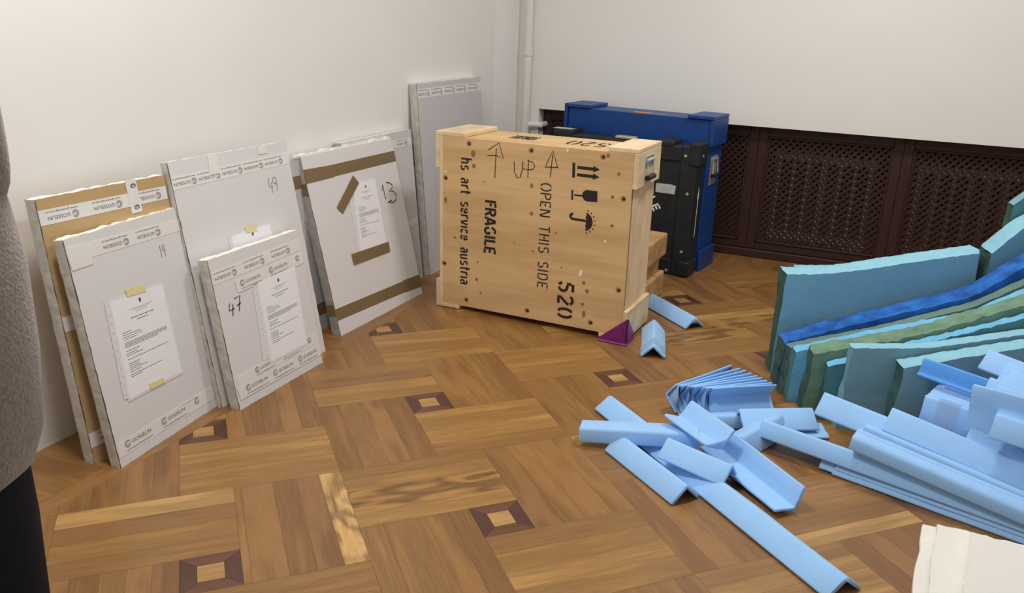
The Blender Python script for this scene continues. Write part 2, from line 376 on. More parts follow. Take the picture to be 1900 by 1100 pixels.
# ---------------------------------------------------------------- walls, pipe, radiator screens
ZN = .88
prof = [(-1, -2.6), (-1, 3.85), (-.935, 4.12), (-.935, 4.3), (-1.15, 4.3), (-1.15, -2.6)]
n = len(prof); v = [(a, b, -.03) for a, b in prof] + [(a, b, 3.4) for a, b in prof]
bm = bmesh.new(); bv = [bm.verts.new(p) for p in v]
bm.faces.new(bv[:n]); bm.faces.new(bv[n:][::-1])
for i in range(n): bm.faces.new((bv[i], bv[(i + 1) % n], bv[(i + 1) % n + n], bv[i + n]))
tag(bmobj('wall_left', bm, M_wall), kind='structure')
bm = bmesh.new()
bm_box(bm, (-.936, 4.12, ZN), (3.9, 4.5, 3.4)); bm_box(bm, (-.936, 4.12, -.03), (-.765, 4.5, ZN))
tag(bmobj('wall_back', bm, M_wall), kind='structure')
tag(box('wall_niche', (-.765, 4.43, -.03), (3.9, 4.5, ZN), mat('niche_shade_plaster', (74, 64, 58), .9, .1)), kind='structure')  # niche back coloured dark to stand in for shade behind the lattice
bm = bmesh.new(); bm_box(bm, (-.76, 4.195, 0), (3.7, 4.25, .055), .006)
tag(bmobj('baseboard_back', bm, M_brown), kind='structure')
pp = thing('heating_pipe', 'white painted vertical heating pipe in the room corner with a side branch', 'pipe', (-.845, 4.07, 0))
cyl('riser', (0, 0, 0), (0, 0, 3.3), .027, M_pipe, pp, 20); cyl('coupling', (0, 0, 1.24), (0, 0, 1.29), .033, M_pipe, pp, 20)
bm = bmesh.new(); bm_cyl(bm, (0, 0, .77), (.115, .03, .77), .02, 14); bm_cyl(bm, (.105, .02, .77), (.105, .12, .77), .02, 14)
bmobj('branch', bm, M_pipe, pp); cyl('branch_collar', (0, 0, .745), (0, 0, .795), .029, M_pipe, pp, 18)
XS = [-.765, -.11, .758, 1.626, 2.494, 3.36]
where = ['short one at the left end beside the pipe', 'one behind the blue and black crates', 'wide one right of the blue crate', 'wide one second right of the blue crate', 'one at far right behind the teal foam']
for k in range(5):
    x0, x1 = XS[k] + .0006, XS[k + 1] - .0006; wdt = x1 - x0; h0, h1 = .058, .872
    t = thing('radiator_screen', 'dark brown lattice radiator screen, ' + where[k], 'radiator screen', (x0, 4.21, 0), group='lattice radiator screens')
    sw = .058
    box('stile', (0, 0, h0), (sw, .022, h1), M_brown, t, .003); box('stile', (wdt - sw, 0, h0), (wdt, .022, h1), M_brown, t, .003)
    box('rail', (sw, 0, h1 - sw), (wdt - sw, .022, h1), M_brown, t, .003); box('rail', (sw, 0, h0), (wdt - sw, .022, h0 + .05), M_brown, t, .003)
    ix0, ix1, iz0, iz1 = sw, wdt - sw, h0 + .05, h1 - sw
    bm = bmesh.new()
    for lo, hi in (((ix0, -.007, iz0), (ix0 + .012, .012, iz1)), ((ix1 - .012, -.007, iz0), (ix1, .012, iz1)), ((ix0, -.007, iz0), (ix1, .012, iz0 + .012)), ((ix0, -.007, iz1 - .012), (ix1, .012, iz1))):
        bm_box(bm, lo, hi, .003)
    bmobj('bead_moulding', bm, M_brown, t)
    bm = bmesh.new(); pit = .044; bw = .0084
    for sgn, ya, yb in ((1, .008, .014), (-1, .014, .020)):
        c = -2.0
        while c < 2.6:
            # line x*sgn... : z = sgn*x + c  -> strip of half width bw (perpendicular)
            pts = [(ix0, sgn * ix0 + c), (ix1, sgn * ix1 + c)]; (xa, za), (xb, zb) = pts
            poly = [(xa, za - bw * S2), (xb, zb - bw * S2), (xb, zb + bw * S2), (xa, za + bw * S2)]
            poly = clip(clip(poly, (0, 1), iz0), (0, -1), -iz1)
            if len(poly) > 2:
                vv = [bm.verts.new((a, ya, b)) for a, b in poly] + [bm.verts.new((a, yb, b)) for a, b in poly]; m_ = len(poly)
                bm.faces.new(vv[:m_])
                for i in range(m_): bm.faces.new((vv[i], vv[i + m_], vv[(i + 1) % m_ + m_], vv[(i + 1) % m_]))
            c += pit
    tag(bmobj('lattice', bm, M_brown, t), kind='stuff')
rad_where = ['second', 'third', 'fourth']
for k, xc in enumerate((.16, 1.2, 2.05)):
    t = thing('radiator', 'pale column radiator glimpsed through the %s lattice screen from the pipe' % rad_where[k], 'radiator', (xc - .3, 4.305, 0), group='radiators behind the screens')
    for i in range(7):
        bm = bmesh.new(); bm_box(bm, (i * .095 - .014, -.05, .12), (i * .095 + .014, .05, .72), .012, 2); bmobj('column', bm, M_radiator, t)
    cyl('header', (-.03, 0, .68), (.6, 0, .68), .022, M_radiator, t); cyl('header', (-.03, 0, .16), (.6, 0, .16), .022, M_radiator, t)
    for xx in (.0475, .5225): cyl('foot', (xx, 0, 0), (xx, 0, .18), .018, M_radiator, t)

# ---------------------------------------------------------------- packed panels leaning on the left wall
RING = [arc(0, 0, 1, 1, 25, 375, 20), arc(0, 0, .74, .74, 40, 340, 16), arc(0, 0, .48, .48, 50, 320, 12) + [(.48, -.05), (.1, -.05)]]
def logo(P, T, ring_only=False):
    for r_ in RING: P.line([(.013 + .0125 * x, .031 + .0125 * z) for x, z in r_], .0014, T)
    if ring_only: return
    tv, tf = text2d('GOSSELIN'); P.add(tv, tf, lambda p: T((.032 + p[0] * .088, .024 + p[1] * .0125)))
    tv, tf = text2d('www.gosselingroup.eu'); P.add(tv, tf, lambda p: T((.002 + p[0] * .122, .005 + p[1] * .0085)))
def quad_tape(parent, q, m=None, y=-.0005, name='tape', logos=True, flip=False, rep=.172, start=.02, label=None):
    """q = 4 corners (a,b): top-left, top-right, bottom-left, bottom-right on the board's face"""
    tl, tr, bl, br = [Vector(p) for p in q]; m = m or M_tape
    o = prism(name, [tuple(bl), tuple(br), tuple(tr), tuple(tl)], y - .0004, y + .0006, m, parent, label=label)
    if logos:
        P = Print(); L = (br - bl).length; ex = (br - bl).normalized(); ez = Vector((-ex.y, ex.x)); H = max(.03, ((tl - bl).dot(ez) + (tr - br).dot(ez)) / 2); sc_ = H / .05
        a = start
        while a < L - .03:
            def T(p, a=a):
                x, z = p[0] * sc_, p[1] * sc_
                if flip: x, z = .128 * sc_ - x, H - z
                return tuple(bl + ex * (a + x) + ez * z)
            full = a + .128 * sc_ < L
            if full: logo(P, T)
            elif not flip: logo(P, T, True)
            a += rep
        if P.v: tag(P.build('tape_print', M_print, o, y - .0008), kind='stuff')
    return o
def board(label, loc, rz, lean, wd, h, th, face=M_white, side=M_wrap, core=M_foamwhite, top_rough=.004, group='wrapped panels leaning on the left wall', jt=None):
    t = thing('wrapped_panel', label, 'panel', loc, (-lean, 0, rz), group)
    prism('front_sheet', rough_rect(wd, h, .022, .0016, jt=jt), 0, .004, face, t, edge=M_corr)
    # foam core, with a torn and uneven top edge
    bm = bmesh.new(); nx = 60; pts = []
    for i in range(nx + 1):
        a = .003 + (wd - .006) * i / nx; pts.append((a, h - .002 + (.35 + (.30 * noise.noise(Vector((a * 22, wd * 9, 0)))) + .22 * noise.noise(Vector((a * 60, wd * 9, 5)))) * top_rough))
    outl = [(.003, .002), (wd - .003, .002)] + pts[::-1]
    v0 = [bm.verts.new((a, .004, b)) for a, b in outl]; v1 = [bm.verts.new((a, th - .004, b + .5 * noise.noise(Vector((a * 40, 3, wd))) * top_rough * (b > h * .9))) for a, b in outl]; m_ = len(outl)
    bm.faces.new(v0); bm.faces.new(v1[::-1])
    for i in range(m_): bm.faces.new((v0[i], v1[i], v1[(i + 1) % m_], v0[(i + 1) % m_]))
    bmobj('foam_core', bm, core, t)
    prism('back_sheet', rough_rect(wd, h, .04, .001), th - .004, th, face, t)
    for xs, nm in ((0, 'edge_wrap'), (wd, 'edge_wrap')):            # crinkled film over the long edges
        bm = bmesh.new(); nz, ny = 40, 5; grid = []
        for i in range(nz + 1):
            row = []
            for j in range(ny + 1):
                z = h * i / nz; yy = .0035 + (th - .005) * j / ny; b_ = .0032 * noise.noise(Vector((z * 24, yy * 60, xs * 9 + wd * 31))) + .003 * math.sin(PI * j / ny) + .0012
                row.append(bm.verts.new((xs + (b_ if xs else -b_), yy, z * .996 + .001)))
            grid.append(row)
        for i in range(nz):
            for j in range(ny): bm.faces.new((grid[i][j], grid[i][j + 1], grid[i + 1][j + 1], grid[i + 1][j]))
        bmobj(nm, bm, side, t, True)
    return t
def document(t, q, strip=None, y=-.002, clip_top=None):
    """paper in a clear sleeve; q = tl,tr,bl,br"""
    tl, tr, bl, br = [Vector(p) for p in q]
    e = .008
    ex = (tr - tl).normalized(); ez = (tl - bl).normalized()
    if strip:
        s = [Vector(p) for p in strip]
        so = prism('sleeve_strip', [tuple(s[2]), tuple(s[3]), tuple(s[1]), tuple(s[0])], y - .0002, y + .0008, M_sleeve, t)
        P = Print()
        for i in range(11):
            f = (i + .5) / 11; c = (s[0] + s[1]) / 2 * (1 - f) + (s[2] + s[3]) / 2 * f; P.poly([(c.x + .0028 * math.cos(a * PI / 4), c.y + .0036 * math.sin(a * PI / 4)) for a in range(8)])
        P.build('punch_hole', M_wrap, so, y - .0006)
    sl = prism('document_sleeve', [tuple(bl - ex * e - ez * e), tuple(br + ex * e - ez * e), tuple(tr + ex * e + ez * e), tuple(tl - ex * e + ez * e)], y, y + .001, M_sleeve, t)
    o = prism('document', [tuple(bl), tuple(br), tuple(tr), tuple(tl)], y - .0008, y - .0001, M_paper, t)
    P = Print()
    def at(a, b): return tuple(bl * (1 - a) * (1 - b) + br * a * (1 - b) + tl * (1 - a) * b + tr * a * b)
    def bar(a0, a1, b, hh): P.poly([at(a0, b), at(a1, b), at(a1, b + hh), at(a0, b + hh)])
    c = Vector(at(.52, .93)); P.poly([(c.x + .006 * math.cos(k * PI / 4), c.y + .0085 * math.sin(k * PI / 4)) for k in range(8)])
    rnd = random.Random(5)
    def words(a0, a1, b, hh):
        a = a0
        while a < a1:
            l = rnd.uniform(.02, .06); bar(a, min(a1, a + l), b, hh); a += l + .009
    if clip_top is None:
        for b, a0, a1 in ((.865, .3, .74), (.85, .38, .66), (.83, .42, .62)): words(a0, a1, b, .003)
        words(.3, .74, .775, .0075); words(.4, .62, .745, .0065)
        for b, a1 in ((.66, .26), (.635, .42), (.612, .44), (.59, .34), (.555, .9), (.54, .92), (.525, .9), (.51, .72), (.47, .34), (.445, .3), (.425, .4), (.385, .86), (.34, .3), (.32, .28), (.3, .3), (.28, .42), (.255, .3), (.225, .7), (.205, .3)):
            words(.1, a1, b, .0055)
    P.build('document_print', M_print, o, y - .0012)
    return o
def hand(t, strokes, wd=.003, m=M_ink, y=-.0015, name='handwritten_number'):
    P = Print()
    for s in strokes: P.line(s, wd)
    return P.build(name, m, t, y)
R = math.radians
# 1  brown-faced panel, leftmost
t = board('brown cardboard faced panel at the left end, behind the person, taped across the top', (-.755, .262, 0), PI / 2, R(6.5), .515, .908, .05, face=M_kraft, top_rough=.008)
quad_tape(t, [(.0, .872), (.512, .868), (.0, .824), (.512, .822)], flip=True)
quad_tape(t, [(.340, .914), (.386, .914), (.344, .798), (.390, .798)], y=-.0018, logos=False, label='short vertical strip of printed tape')
P = Print()
for zz in (.9, .825): logo(P, lambda p, zz=zz: (.342 + p[1] * .9 + .0, zz - p[0] * .6), True)
tag(P.build('tape_print', M_print, t.children[-1], -.003), kind='stuff')
quad_tape(t, [(0, .524), (.515, .518), (0, .474), (.515, .47)], flip=True, start=.03)
quad_tape(t, [(0, .112), (.515, .104), (0, .06), (.515, .056)], flip=True, start=.03)
# 2  white panel with the tall document
t = board('white panel with a taped document and purchase-size sheet in front of the brown panel'.replace(' and purchase-size sheet', ''), (-.659, .285, 0), PI / 2 + .11, R(8.2), .515, .79, .042, top_rough=.012, jt=.003)
quad_tape(t, [(.0, .764), (.515, .748), (.0, .714), (.515, .704)], flip=True, start=.14, rep=.155)
quad_tape(t, [(-.001, .765), (.085, .762), (.004, .69), (.09, .69)], y=-.0018, start=.0, rep=.3, flip=True)
quad_tape(t, [(.006, .085), (.513, .088), (.006, .035), (.513, .034)], start=.03, rep=.18)
quad_tape(t, [(.33, .09), (.42, .09), (.33, .083), (.42, .083)], y=-.0018, logos=False)
document(t, [(.118, .549), (.366, .54), (.102, .208), (.364, .203)], [(.094, .559), (.121, .552), (.078, .217), (.104, .212)])
quad_tape(t, [(.194, .572), (.282, .566), (.194, .546), (.282, .540)], M_ytape, -.004, 'yellow_tape', False)
quad_tape(t, [(.199, .225), (.269, .221), (.201, .204), (.271, .199)], M_ytape, -.004, 'yellow_tape', False)
hand(t, [[(.396, .678), (.397, .634)], [(.408, .676), (.406, .655), (.417, .656)], [(.416, .678), (.416, .634)]], .002, M_pencil)
# 3  tall white panel
t = board('tall white panel marked 49 and 15 standing behind the panel marked 47', (-.683, .79, 0), PI / 2, R(10), .665, .962, .036)
quad_tape(t, [(.0, .904), (.663, .914), (.0, .858), (.663, .867)], flip=True, rep=.125, start=.0)
quad_tape(t, [(.198, .958), (.247, .958), (.191, .886), (.24, .886)], y=-.0018, logos=False)
quad_tape(t, [(.482, .962), (.532, .962), (.482, .928), (.532, .928)], y=-.0018, logos=False)
hand(t, [[(.497, .952), (.495, .934)], [(.508, .952), (.516, .952), (.508, .946), (.517, .938), (.508, .934)]], .002, M_pencil)
hand(t, [[(.512, .827), (.506, .79), (.528, .786)], [(.524, .806), (.521, .762)], arc(.545, .81, .012, .014, 0, 360, 10), [(.556, .806), (.552, .764)]], .0024, M_pencil)
document(t, [(.235, .633), (.46, .639), (.235, .40), (.462, .40)], [(.215, .638), (.235, .632), (.215, .40), (.235, .40)], clip_top=1)
quad_tape(t, [(.318, .656), (.381, .652), (.318, .630), (.378, .626)], M_ytape, -.004, 'yellow_tape', False)
# 4  low panel marked 47
t = board('low white panel marked 47 with a document, front of the tall white panel', (-.607, .804, 0), PI / 2 + .018, R(9.7), .541, .602, .05, top_rough=.01)
quad_tape(t, [(.004, .553), (.536, .566), (.008, .505), (.536, .516)], flip=True, rep=.165, start=.0)
quad_tape(t, [(.112, .492), (.538, .508), (.118, .444), (.538, .458)], y=-.0018, rep=.175, start=.02)
quad_tape(t, [(.02, .134), (.538, .146), (.022, .088), (.538, .096)], rep=.172, start=.1)
quad_tape(t, [(.008, .088), (.538, .092), (.012, .038), (.538, .036)], y=-.0018, rep=.165, start=.04)
document(t, [(.232, .45), (.470, .458), (.222, .122), (.456, .118)], [(.203, .452), (.236, .452), (.176, .14), (.220, .14)])
hand(t, [[(.062, .418), (.052, .39), (.082, .392)], [(.078, .41), (.066, .366)], [(.09, .428), (.124, .432), (.104, .374)], [(.098, .398), (.122, .404)]], .0042)
# 5  panel marked 13
t = board('white panel marked 13 with brown tape bands, between tall panel and wooden crate', (-.73, 1.644, 0), PI / 2 - .01, R(13), .765, .868, .05, side=M_greyedge, top_rough=.036)
quad_tape(t, [(.0, .803), (.766, .803), (.0, .746), (.766, .746)], M_btape, logos=False, name='brown_tape')
quad_tape(t, [(-.002, .809), (.222, .802), (-.002, .744), (.212, .744)], M_btape, -.0018, 'brown_tape', False)
quad_tape(t, [(.0, .135), (.766, .108), (.0, .078), (.766, .046)], M_btape, logos=False, name='brown_tape')
quad_tape(t, [(.60, .118), (.768, .108), (.60, .052), (.768, .04)], M_btape, -.0018, 'brown_tape', False)
document(t, [(.345, .684), (.536, .682), (.285, .350), (.520, .337)], [(.290, .62), (.330, .62), (.262, .355), (.288, .355)])
quad_tape(t, [(.357, .729), (.392, .685), (.176, .6), (.211, .562)], M_btape, -.0045, 'brown_tape', False)
quad_tape(t, [(.209, .358), (.539, .348), (.212, .302), (.536, .295)], M_btape, -.0045, 'brown_tape', False)
hand(t, [[(.580, .615), (.594, .645), (.598, .566)], [(.632, .65), (.655, .646), (.682, .63), (.675, .612), (.64, .602), (.68, .596), (.704, .572), (.692, .548), (.65, .536), (.628, .546)], [(.61, .545), (.65, .552)]], .005)
for zz in (.69, .105):
    box('brown_tape', (-.006, .0, zz), (.0005, .05, zz + .055), M_btape, t)
# 6-8 panels further back
t = board('plain grey-white panel mostly hidden between tall panel and panel marked 13', (-.862, 1.25, 0), PI / 2, R(5), .6, .835, .04, face=mat('grey_card', (186, 184, 184), .6, .02), side=M_greyedge, core=M_greyedge)
quad_tape(t, [(.3, .765), (.6, .765), (.3, .705), (.6, .705)], M_btape, logos=False, name='brown_tape'); quad_tape(t, [(.3, .135), (.6, .135), (.3, .075), (.6, .075)], M_btape, logos=False, name='brown_tape')
t = board('grey-white taped panel showing just right of the panel marked 13', (-.868, 1.99, 0), PI / 2, R(5.3), .675, .872, .042, face=mat('light_grey_card', (204, 202, 203), .6, .02), side=M_greyedge)
quad_tape(t, [(.30, .829), (.672, .829), (.30, .785), (.672, .785)], flip=True, rep=.16, start=.05); quad_tape(t, [(.4, .367), (.672, .369), (.4, .330), (.672, .330)], flip=True, rep=.16, start=.02)
t = board('tallest grey-white panel standing in the corner behind the wooden crate', (-.855, 2.725, 0), PI / 2, R(4.6), .81, 1.118, .05, face=mat('lilac_grey_card', (200, 197, 200), .6, .015), side=M_wrap)
quad_tape(t, [(.0, 1.088), (.808, 1.088), (.0, 1.036), (.808, 1.036)], flip=True, rep=.155, start=.0)

M_ply0 = mat('bored_wood', (166, 128, 84), .6, .15, 60)
# ---------------------------------------------------------------- wooden art crate
cw, cd, ch, tb = 1.032, .345, .888, .022
CP = (-.535, 2.2703, .024); CRO = (0, -.010, -.0387)
t = thing('wooden_crate', 'large pine wood art crate with black stencilled lettering and steel handle', 'crate', CP, CRO)
box('side_panel', (0, 0, 0), (.02, cd, ch), M_pineend, t, .002); box('side_panel', (cw - .02, .0, 0), (cw, cd, ch), M_pineend, t, .002)
FP = box('front_panel', (.02, -.001, .0), (cw - .0, .022, ch), M_pine, t, .002)
box('back_panel', (.02, cd - .022, 0), (cw - .02, cd, ch), M_pine, t, .002); box('top_panel', (.02, .022, ch - .02), (cw - .02, cd - .022, ch - .001), M_pine, t, .002)
box('bottom_panel', (.02, .022, 0), (cw - .02, cd - .022, .02), M_pine, t)
for lo, hi, nm in (((-tb, -.002, ch), (.15, cd + .002, ch + tb), 'top_batten'), ((cw - .125, -.002, ch), (cw + tb, cd + .002, ch + tb), 'top_batten'),
                   ((cw, -.002, ch - .165), (cw + tb, cd + .002, ch), 'side_batten'), ((cw, -.002, -tb), (cw + tb, cd + .002, .13), 'side_batten'),
                   ((-tb, -.002, ch - .165), (0, cd + .002, ch), 'side_batten'), ((-tb, -.002, -tb), (0, cd + .002, .13), 'side_batten'),
                   ((0, -.002, -tb), (.12, cd + .002, 0), 'bottom_batten'), ((cw - .12, -.002, -tb), (cw, cd + .002, 0), 'bottom_batten')):
    box(nm, lo, hi, M_batten, t, .003)
# lettering, reading downwards (letter tops to the right)
def down(x0, z0, hgt, length, text, sp=.1):
    k = length / stencil_len(text, sp); return lambda p: (x0 + p[1] * hgt, z0 - p[0] * k)
def letter(name, text, x0, z0, hgt, length, wd, sp=.1):
    P = Print(); stencil(P, text, down(x0, z0, hgt, length, text, sp), wd, sp); P.build(name, M_ink, FP, -.0025)
letter('stencil_lettering', 'hs art service austria', .128, .785, .062, .665, .0088, .13)
letter('stencil_lettering', 'FRAGILE', .268, .585, .062, .277, .0125, .12)
letter('stencil_lettering', 'OPEN THIS SIDE', .572, .705, .056, .53, .0062, .16)
letter('stencil_lettering', '520', .688, .228, .082, .192, .014, .14)
P = Print(); V = lambda *p: [tuple(x) for x in p]
P.poly(V((.733, .750), (.747, .750), (.745, .820), (.731, .820)))
for zz in (.800, .765):
    P.line(V((.757, zz), (.842, zz - .001)), .0145); P.poly(V((.838, zz - .0155), (.870, zz - .001), (.838, zz + .0145)))
P.build('arrows_symbol', M_ink, FP, -.0025); P = Print()
P.line(V((.737, .690), (.739, .642)), .009); P.line(V((.748, .667), (.8, .668)), .008)
P.poly(arc(.815, .671, .026, .027, 90, 270, 10) + [(.866, .646), (.864, .697)])
P.build('glass_symbol', M_ink, FP, -.0025); P = Print()
P.line(arc(.747, .563, .013, .0125, 60, 270, 8)[1:] + [(.812, .549)], .0115)
P.poly([(.812, .588), (.818, .578), (.812, .567), (.816, .556), (.811, .546), (.816, .535), (.812, .524), (.817, .513), (.813, .502)] + arc(.806, .545, .043, .045, -75, 75, 10))
for a in range(-75, 76, 21):
    ca, sa = math.cos(R(a)), math.sin(R(a)); P.line(V((.806 + .05 * ca, .545 + .052 * sa), (.806 + .058 * ca, .545 + .061 * sa)), .005)
P.build('umbrella_symbol', M_ink, FP, -.0025)
P = Print()
for s in ([(.281, .838), (.339, .878), (.366, .804), (.326, .815), (.276, .812)], [(.326, .850), (.323, .78), (.320, .703)],
          [(.425, .797), (.428, .745), (.445, .716), (.46, .722), (.47, .76), (.472, .802)], [(.502, .806), (.501, .724)], [(.496, .81), (.525, .80), (.537, .782), (.525, .766), (.49, .762)],
          [(.595, .794), (.628, .865), (.657, .788)], [(.588, .785), (.66, .789)], [(.628, .848), (.62, .737)]):
    P.line(s, .004)
P.build('handwriting', M_ink, FP, -.0025)
P = Print()
for a, b, ra, rb in ((.196, .813, .013, .018), (.201, .752, .011, .012), (.523, .687, .009, .012), (.037, .561, .010, .016), (.963, .789, .008, .009), (.94, .678, .008, .009), (.946, .542, .010, .007), (.527, .548, .009, .010), (.821, .24, .009, .010), (.907, .868, .009, .011), (.092, .368, .008, .007), (.229, .256, .006, .006), (.438, .392, .004, .004), (.585, .609, .005, .005), (.261, .677, .004, .004), (.225, .162, .010, .008), (.54, .36, .006, .006), (.84, .2, .010, .012), (.82, .13, .008, .008), (.83, .08, .009, .018), (.48, .765, .006, .006), (.7, .3, .004, .005), (.25, .09, .007, .006), (.66, .47, .005, .005)):
    P.poly([(a + ra * math.cos(k * PI / 5), b + rb * math.sin(k * PI / 5)) for k in range(10)])
tag(P.build('wood_knots', M_knot, FP, -.0018), kind='stuff')
P = Print()
for a, b in ((.704, .874), (.919, .462), (.039, .709)): P.poly([(a + .006 * math.cos(k), b + .009 * math.sin(k)) for k in range(6)])
P.poly([(.79, .275), (.8, .268), (.81, .28), (.815, .302), (.805, .3), (.8, .308), (.795, .295)]); tag(P.build('chipped_spots', M_chip, FP, -.0028), kind='stuff')
for a, b in ((.171, .861), (.514, .858), (.881, .861), (.036, .676), (.993, .677), (.028, .221), (.163, .04), (.52, .044), (.866, .043), (1.0, .233)):
    bm = bmesh.new(); bmesh.ops.create_cone(bm, cap_ends=True, segments=16, radius1=.0145, radius2=.0125, depth=.0016, matrix=Matrix.Translation((a, -.0018, b)) @ Matrix.Rotation(PI / 2, 4, 'X'))
    o = bmobj('bolt_recess', bm, M_ply0, t); cyl('bolt', (a + .003, -.0034, b - .001), (a + .003, -.002, b - .001), .0075, M_hole, o, 10)
P = Print()
T = lambda p: (.90 - p[0] * .06, .30 - p[1] * .17)
for s, x0, y0, kx, ky in (('520', .84, .24, .085, .14),):
    stencil(P, s, lambda p: (x0 - p[0] * kx, y0 - p[1] * ky), .012, .14)
P.build('top_lettering', M_ink, t, ch + .0012, 'z'); P = Print()
stencil(P, 'FRAGILE', lambda p: (.46 - p[0] * .030, .23 - p[1] * .11), .008, .14)
P.build('top_lettering', M_ink, t, ch + .0012, 'z')
# side handle
hx = cw + tb
h = box('handle_plate', (hx, .10, ch - .075), (hx + .004, .215, ch - .022), M_steel, t, .002)
bm = bmesh.new()
for yy in (.112, .203): bm_cyl(bm, (hx + .008, yy, ch - .045), (hx + .014, yy, ch - .125), .0035, 8)
bm_cyl(bm, (hx + .008, .105, ch - .045), (hx + .008, .21, ch - .045), .006, 10); bmobj('handle_bail', bm, M_steel, t)
cyl('handle_grip', (hx + .014, .108, ch - .125), (hx + .014, .207, ch - .125), .013, M_rubber, t, 14)
# purple corner protector under the front right corner
CM = Matrix.Translation(CP) @ Matrix.Rotation(CRO[2], 4, 'Z')
pc = CM @ Vector((cw + tb, -.004, 0))
t = thing('corner_protector', 'purple plastic corner protector under the front right foot of pine crate', 'corner protector', (pc.x, pc.y, 0), (0, 0, CRO[2]))
e = .002
bm = bmesh.new()
def wedge(p3, d):
    a = [bm.verts.new(p) for p in p3]; b = [bm.verts.new(Vector(p) + Vector(d)) for p in p3]; bm.faces.new(a); bm.faces.new(b[::-1])
    for i in range(len(p3)): bm.faces.new((a[i], b[i], b[(i + 1) % len(p3)], a[(i + 1) % len(p3)]))
wedge([(-.13, -.012, 0), (.012, -.012, 0), (.012, -.012, .128), (.0, -.012, .128), (-.13, -.012, .016)], (0, .010, 0)); bmobj('front_plate', bm, M_purple, t)
bm = bmesh.new(); wedge([(.012, -.012, 0), (.012, .10, 0), (.012, .10, .018), (.012, -.002, .128), (.012, -.012, .128)], (-.010, 0, 0)); bmobj('side_plate', bm, M_purple, t)
box('base_lip', (-.133, -.03, 0), (.016, .0, .009), M_purple, t, .003)
bm = bmesh.new(); wedge([(-.09, -.0135, .025), (-.012, -.0135, .025), (-.012, -.0135, .092)], (0, .002, 0)); bmobj('raised_rib', bm, M_purple, t)

# ---------------------------------------------------------------- black flight crate
t = thing('black_crate', 'black painted crate with brass screws and white FRAGILE stencil behind pine crate', 'crate', (-.419, 3.579, 0), (0, 0, -.101))
bw_, bd, bh = .945, .155, .805
box('body', (.006, .008, .012), (bw_ - .006, bd - .004, bh - .012), M_black, t, .004)
for lo, hi in (((.0, -.004, .0), (.1, bd, bh - .002)), ((bw_ - .1, -.004, 0), (bw_, bd, bh - .002)), ((.1, -.003, bh - .1), (bw_ - .1, bd - .001, bh - .006)), ((.1, -.003, .0), (bw_ - .1, bd - .001, .1))):
    box('frame_batten', lo, hi, M_black, t, .008, 2)
for lo, hi in (((-.012, -.012, bh - .1), (.12, bd + .006, bh + .022)), ((bw_ - .05, -.012, bh - .12), (bw_ + .014, bd + .006, bh + .02)), ((bw_ - .06, -.012, 0), (bw_ + .014, bd + .006, .1)), ((-.012, -.012, 0), (.06, bd + .006, .1)), ((bw_ - .26, -.008, bh - .02), (bw_ - .15, bd, bh + .02))):
    box('corner_block', lo, hi, M_black, t, .014, 3)
for a, b in ((.872, .745), (.905, .52), (.905, .16), (.82, .028), (.93, .03), (.5, .76), (.2, .76), (.06, .5)):
    cyl('brass_screw', (a, -.0085, b), (a, -.002, b), .009, M_brass, t, 12)
cyl('brass_screw', (bw_ + .001, .06, .745), (bw_ + .017, .06, .745), .009, M_brass, t, 12)
box('latch', (.40, .02, bh - .004), (.53, .08, bh + .012), M_brass, t, .004); box('silver_tape', (-.02, -.006, bh + .0225), (.11, .06, bh + .024), M_silver, t)
prism('silver_tape', [(.70, .505), (.822, .505), (.826, .555), (.80, .562), (.70, .56)], .0055, .0085, M_silver, t)
P = Print(); ux, uz, vx, vz = .485, -.875, .875, .485
stencil(P, 'FRAGILE', lambda p: (.532 + (p[0] * ux * .07 + p[1] * vx * .045), .69 + (p[0] * uz * .07 + p[1] * vz * .045)), .011, .2); P.build('stencil_lettering', M_chip, t, .006)
P = Print(); P.line([(.085, .24), (.085, .5)], .012); P.poly([(.068, .48), (.102, .48), (.085, .56)]); P.build('arrow_mark', M_chip, t, bw_ + .0012, 'x')
# ---------------------------------------------------------------- blue crate
t = thing('blue_crate', 'tall royal blue crate with blue corner battens against the lattice screens', 'crate', (-.421, 3.793, 0), (0, 0, -.132))
lw, ld, lh = .975, .262, .945
box('body', (0, 0, .0), (lw, ld, lh), M_blue, t, .004)
for lo, hi, nm in (((-.022, -.018, lh - .13), (.0, ld, lh + .022), 'corner_batten'), ((-.022, -.018, lh), (.16, ld, lh + .022), 'corner_batten'), ((lw - .15, -.018, lh), (lw + .022, ld, lh + .022), 'corner_batten'),
                   ((lw, -.018, lh - .16), (lw + .022, ld, lh), 'corner_batten'), ((lw, -.006, 0), (lw + .022, ld, .13), 'corner_batten'), ((-.022, -.006, 0), (0, ld, .13), 'corner_batten')):
    box(nm, lo, hi, M_blue, t, .004)
box('sticker', (.44, .03, lh), (.555, .09, lh + .0012), M_orange, t, label='orange half of the sticker')
box('sticker', (.557, .03, lh), (.665, .09, lh + .0012), M_greystick, t, label='grey half of the sticker')
box('handle_plate', (lw, .06, .54), (lw + .004, .18, .72), M_steel, t, .002)
bm = bmesh.new()
for yy in (.075, .165): bm_cyl(bm, (lw + .01, yy, .70), (lw + .018, yy, .6), .004, 8)
bm_cyl(bm, (lw + .01, .07, .70), (lw + .01, .17, .70), .006, 8); bmobj('handle_bail', bm, M_steel, t); cyl('handle_grip', (lw + .018, .07, .6), (lw + .018, .17, .6), .012, M_rubber, t)
